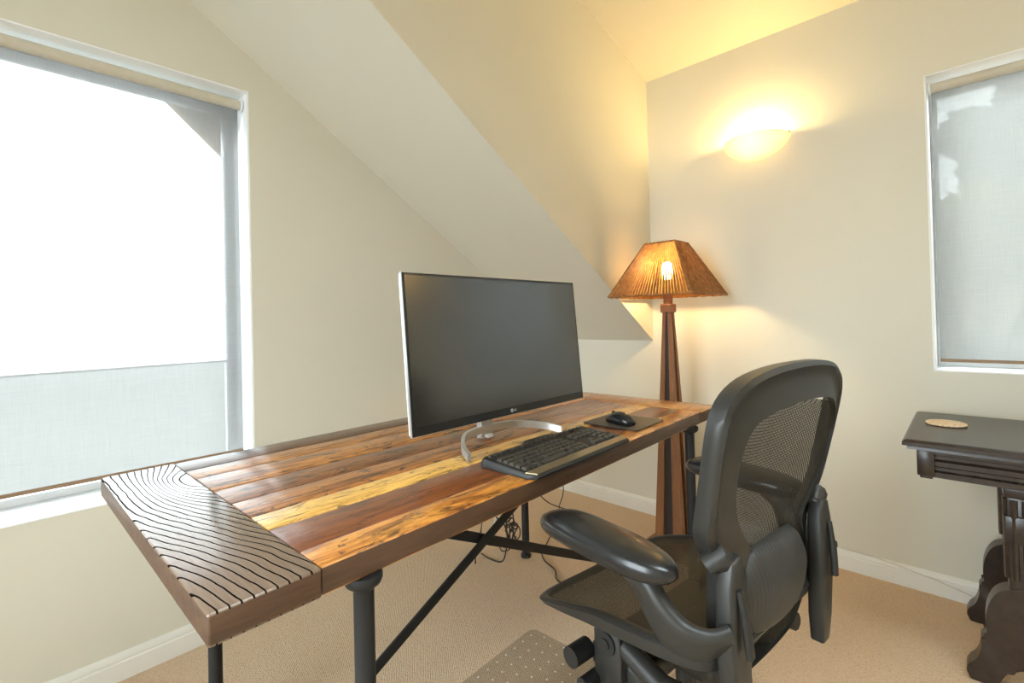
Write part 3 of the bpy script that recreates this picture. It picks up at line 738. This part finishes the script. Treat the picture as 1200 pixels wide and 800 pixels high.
for (xo, zo), (xi, zi) in zip(co, ci):
    yo, yi = bv(zo), bv(zi)
    xm, zm = xo*.86+xi*.14, zo*.86+zi*.14
    xh, zh = xo*.5+xi*.5, zo*.5+zi*.5
    rings.append([(xo*.985, yo+.022, zo*.99+.0075), (xo, yo+.008, zo), (xo*.99+xi*.01, yo-.008, zo*.99+zi*.01), (xm, yo-.013, zm), (xo*.72+xi*.28, yo-.008, zo*.72+zi*.28),
                  (xh, yo*.5+yi*.5-.012, zh), (xi, yi-.024, zi), (xi, yi-.012, zi), (xh, yo*.5+yi*.5+.006, zh)])
bm = bmesh.new(); loft(bm, rings, True, False, True); bf = obj('back_frame', bm, M['frame'], CH, 50)
# mesh of the back
bm = bmesh.new(); rows = []
half = sorted([(z, x) for x, z in ci if x >= 0])
for k in range(25):
    z = .430 + (.946-.430)*k/24; hw = interp(half, z)
    rows.append([(hw*s/8, bv(z) - .018 + .022*(1-(s/8)**2), z) for s in range(-8, 9)])
loft(bm, rows, False, False); obj('back_mesh', bm, M['meshback'], CH, 80)
# maker plate mark on the top of the back
def rrect(w_, h_, r_, n=4):
    pts = []
    for cx_, cy_, a0 in ((w_-r_, h_-r_, 0), (-w_+r_, h_-r_, 90), (-w_+r_, -h_+r_, 180), (w_-r_, -h_+r_, 270)):
        for k in range(n+1):
            a = math.radians(a0 + 90*k/n); pts.append((cx_ + r_*math.cos(a), cy_ + r_*math.sin(a)))
    return pts
bm = bmesh.new(); tube(bm, [(x+.165, bv(.972)+.003, y+.972) for x, y in rrect(.013, .006, .004)], .0012, 6, loop=True); box(bm, .158, .172, bv(.972)+.001, bv(.972)+.004, .970, .974)
obj('maker_plate', bm, M['silver'], bf)
# lumbar pad behind the mesh
bm = bmesh.new(); rings = []
for k in range(13):
    t_ = k/12; z = .506 + .166*t_; hw = .150*math.sin(math.pi*(.10+.78*t_))**.55; th = .040*math.sin(math.pi*(.03+.94*t_))**.6
    c_ = bv(z) - .016
    rings.append([(hw*math.cos(a), c_ - th*max(0, math.sin(a))**.7 + .010*max(0, -math.sin(a)) + .5*(hw*math.cos(a))**2, z) for a in [2*math.pi*j/20 for j in range(20)]])
lt = NT('ribbed_foam'); lx = lt.n('ShaderNodeTexCoord'); lsp = lt.n('ShaderNodeSeparateXYZ'); lt.l(lx.outputs['Object'], lsp.inputs[0])
lw_ = lt.math('SINE', lt.math('MULTIPLY', lsp.outputs[0], 640.0))
M['lumbar'] = lt.done(lt.bsdf(Base_Color=lt.mix(lt.noise(lt.coord(), 30, 2), (.030, .029, .028), (.05, .048, .046)), Roughness=.5, Normal=lt.bump(lw_, .15, .002)))
obj('lumbar_pad', loft(bm, rings), M['lumbar'], CH, 60)
# seat
def ez(v): return interp([(-.25, .530), (-.18, .531), (-.08, .524), (.05, .512), (.17, .478), (.23, .458), (.28, .440)], v)
SEAT = [(0, .268), (.10, .264), (.19, .250), (.236, .225), (.250, .17), (.254, .08), (.252, -.04), (.244, -.13), (.222, -.185), (.16, -.205), (0, -.208)]
so = closed(SEAT)
def sz(u, v): return ez(v) - .030*max(0, 1-(u/.25)**2)*min(1, max(0, (.27-v)/.12)) 
rings = []
for u, v in so:
    L_ = math.hypot(u, v); nu_, nv_ = u/L_, v/L_; z = ez(v) - .012*(1-min(1, abs(u)/.22))
    thick = .010 + .022*min(1, max(0, (.24-v)/.2))*min(1, abs(u)/.2)
    rings.append([(u, v, z), (u+nu_*.006, v+nv_*.006, z-.006), (u, v, z-thick), (u-nu_*.018, v-nv_*.018, z-thick), (u-nu_*.022, v-nv_*.022, z-.004), (u-nu_*.012, v-nv_*.012, z+.002)])
bm = bmesh.new(); loft(bm, rings, True, False, True); obj('seat_frame', bm, M['frame'], CH, 50)
bm = bmesh.new(); rows = []
hs = sorted([(v, u) for u, v in so if u >= 0])
for k in range(21):
    v = -.196 + .454*k/20; hw = max(.02, interp(hs, v) - .014)
    rows.append([(hw*s/10, v, sz(hw*s/10, v)-.002) for s in range(-10, 11)])
loft(bm, rows, False, False); obj('seat_mesh', bm, M['mesh'], CH, 80)
# arms
for s in (-1, 1):
    bm = bmesh.new(); rings = []
    for k in range(19):
        t_ = .5 - .5*math.cos(math.pi*k/18); y = -.172 + .326*t_
        e_ = max(.003, 1 - abs(2*t_-1)**3.6)**.5
        wd = (.046 + .005*math.sin(math.pi*t_))*e_; h_ = .029*e_**.9
        zc_ = .679 + .012*t_ - .012*max(0, (t_-.65)/.35)**2
        xc = s*.286
        rings.append([(xc + wd*math.copysign(abs(math.cos(a))**.75, math.cos(a)), y, zc_ + h_*math.copysign(abs(math.sin(a))**.8, math.sin(a))) for a in [2*math.pi*j/20 for j in range(20)]])
    obj('arm_pad', loft(bm, rings), M['pad'], CH, 70)
    pts = smoothpts([(s*.284, -.06, .664), (s*.284, -.105, .645), (s*.280, -.135, .600), (s*.268, -.165, .568), (s*.245, -.198, .562), (s*.214, -.222, .572)], 5)
    n_ = len(pts); bm = bmesh.new()
    tube(bm, pts, 0, 14, flat=[(.020-.006*k/(n_-1), .016+.028*min(1, k/(n_*.55))) for k in range(n_)], up=(s*.25, -.55, .8)); obj('arm_support', bm, M['frame'], CH, 60)
    # upright that carries arm and back
    bm = bmesh.new(); prof = [(.205, .705), (.232, .70), (.246, .66), (.246, .56), (.235, .45), (.215, .40), (.185, .40), (.176, .46), (.186, .56), (.186, .67)]
    prism(bm, [(s*(x-.018), z) for x, z in prof], 'y', -.236, -.206, .006); up_ = obj('upright', bm, M['frame'], CH, 50)
    bm = bmesh.new(); tube(bm, smoothpts([(s*0.206, -.238, .655), (s*0.202, -.246, .60), (s*0.196, -.250, .545)], 4), 0, 10, flat=[(.006, .005)]*4+[(.009, .006)]*5, up=(0, 1, 0)); obj('lever', bm, M['black'], up_, 60)
    bm = bmesh.new(); tube(bm, [(s*.190, -.214, .685), (s*.218, -.208, .705), (s*.232, -.194, .69)], [.018, .024, .018], 10); obj('back_pivot', bm, M['frame'], CH, 60)
    # tilt bracket with round cover
    prof = rrect(.034, .075, .03, 5)
    bm = prism(bmesh.new(), [(y+.040, z+.405) for y, z in prof], 'x', s*.196, s*.222, .006); br_ = obj('seat_bracket', bm, M['frame'], CH, 50)
    bm = bmesh.new(); tube(bm, [(s*.220, .040, .435), (s*.227, .040, .435)], .024, 20); tube(bm, [(s*.226, .040, .435), (s*.230, .040, .435)], .011, 14); obj('pivot_cover', bm, M['black'], br_, 40)
    bm = bmesh.new(); tube(bm, [(s*.20, .03, .44), (s*.20, -.08, .40), (s*.19, -.17, .41)], [.020, .024, .020], 10); obj('side_rail', bm, M['frame'], CH, 60)
bm = bmesh.new(); tube(bm, [(-.20, .115, .380), (-.255, .115, .380)], .022, 14); kn = obj('tension_knob', bm, M['black'], CH, 40)
bm = bmesh.new(); tube(bm, [(-.205, .075, .345), (-.262, .075, .345)], .016, 12); kn2 = obj('tilt_lever', bm, M['black'], CH, 40)
bm = B(-.264, -.2615, .068, .082, .342, .348); obj('arrow_mark', bm, M['logo'], kn2)
bm = bmesh.new(); tube(bm, [(-.20, .035, .332), (-.25, .035, .332)], .013, 12); obj('height_lever', bm, M['black'], CH, 40)
bm = bmesh.new(); box(bm, -.20, .20, -.03, .11, .345, .40, .015, 3); box(bm, -.09, .09, -.13, .02, .355, .415, .02, 3); obj('tilt_housing', bm, M['frame'], CH, 50)
bm = bmesh.new(); lathe(bm, [(.034, .115), (.034, .24), (.020, .245), (.020, .36)], 20); obj('gas_column', bm, M['black'], CH, 40)
for k in range(5):
    a = math.radians(72*k + 100); d = Vector((math.cos(a), math.sin(a), 0))
    bm = bmesh.new(); tube(bm, [d*.02 + Vector((0, 0, .135)), d*.16 + Vector((0, 0, .118)), d*.31 + Vector((0, 0, .082))], 0, 12, flat=[(.034, .022), (.028, .018), (.020, .012)])
    lg = obj('base_leg', bm, M['frame'], CH, 50)
    bm = bmesh.new(); side = Vector((-d.y, d.x, 0)); c_ = d*.31 + Vector((0, 0, .036))
    for s in (-1, 1): tube(bm, [c_ + side*s*.008, c_ + side*s*.024], .0285, 16)
    tube(bm, [c_ - side*.008, c_ + side*.008], .010, 8); tube(bm, [c_ + Vector((0, 0, .012)), c_ + Vector((0, 0, .045))], .008, 8)
    obj('caster', bm, M['black'], lg, 40)

# ------------------------------------------------------------------ chair mat on the carpet
CM = empty('chair_mat', 'clear plastic studded floor mat under the office chair', 'floor mat', (-1.63, -1.52, .0005), .03)
bm = prism(bmesh.new(), [(p[0], p[1]) for p in rrect(.445, .68, .03)], 'z', 0, .0035); obj('sheet', bm, mat_mat(), CM)
M['stud'] = plain('stud_highlight', (.80, .76, .70), .25)
bm = bmesh.new()
for i in range(21):
    for j in range(32):
        x, y = -.43 + i*.043 + (j % 2)*.0215, -.66 + j*.0425
        if abs(x) > .435 or abs(y) > .67: continue
        r_ = .0038
        loft(bm, [[(x+r_*math.cos(a*1.2566), y+r_*math.sin(a*1.2566), .0034) for a in range(5)], [(x+r_*.5*math.cos(a*1.2566), y+r_*.5*math.sin(a*1.2566), .0050) for a in range(5)]])
st = obj('studs', bm, M['stud'], CM); st['kind'] = 'stuff'

# ------------------------------------------------------------------ cables
M['cord'] = plain('black_cord', (.018, .018, .019), .5); M['whitecord'] = plain('white_cord', (.66, .64, .60), .5)
def cord(name, label, pts, r_, mat, n=8, cat='cable'):
    bm = bmesh.new(); tube(bm, smoothpts(pts, n), r_, 6)
    o = obj(name, bm, mat, None, 60); return tag(o, label, cat)
cord('power_cord', 'black cord hanging from the desk to the floor by the baseboard', [(-.52, -.30, .70), (-.30, -.22, .40), (-.20, -.20, .10), (-.27, -.22, .004), (-.42, -.34, .004), (-.60, -.42, .004), (-.72, -.48, .006)], .003, M['cord'])
cord('power_cord', 'black cord sagging under the desk behind the pipe leg', [(-.66, -.28, .66), (-.50, -.24, .22), (-.36, -.20, .06), (-.27, -.30, .004), (-.30, -.45, .004)], .003, M['cord'])
cord('power_cord', 'black cord snaking over the carpet beside the seat front', [(-.77, -.505, .004), (-.81, -.56, .004), (-.84, -.64, .004), (-.90, -.70, .004), (-.90, -.78, .004)], .003, M['cord'])
cord('power_cord', 'black cord running from mid desk down to the cable tangle', [(-1.20, -.50, .60), (-1.04, -.46, .28), (-.96, -.45, .19), (-.935, -.44, .10), (-.945, -.42, .012), (-.96, -.36, .004), (-.95, -.28, .004)], .003, M['cord'])
cord('power_cord', 'black cord slanting behind the crossed iron braces', [(-1.02, -.46, .55), (-.94, -.46, .30), (-.90, -.45, .20), (-.885, -.42, .06), (-.87, -.34, .004), (-.80, -.24, .004)], .003, M['cord'])
cord('power_cord', 'thin black cord dangling in a loop below the braces', [(-1.22, -.60, .56), (-1.10, -.45, .22), (-1.055, -.36, .06), (-1.03, -.33, .006), (-1.045, -.345, .03), (-1.09, -.44, .22)], .0022, M['cord'])
rnd = random.Random(5); pts = []
for k in range(46):
    a = k*.75; pts.append((-.838 + .022*math.cos(a) + rnd.uniform(-.014, .014), -.378 + .020*math.sin(a*.7) + rnd.uniform(-.01, .01), .100 + .040*math.sin(a) + rnd.uniform(-.02, .02)))
cord('cable_tangle', 'tangle of black cables beside the rear desk leg', pts, .0032, M['cord'], 5, 'cables')
pts = []
for k in range(26):
    a = k*.9; pts.append((-.880 + .020*math.cos(a) + rnd.uniform(-.012, .012) + .02*math.sin(a), -.340 + .012*math.sin(a*.6), .178 + .050*math.sin(a) + rnd.uniform(-.015, .015)))
cord('cable_bundle', 'bundle of white cable hanging under the desk', pts, .0032, M['whitecord'], 5, 'cables')
cord('power_cord', 'thin white cord lying along the baseboard by the dark table', [(-.010, -1.50, .0880), (-.012, -1.60, .0875), (-.014, -1.70, .084), (-.020, -1.78, .076), (-.021, -1.88, .060), (-.022, -1.97, .040), (-.024, -2.06, .008)], .0022, M['whitecord'])
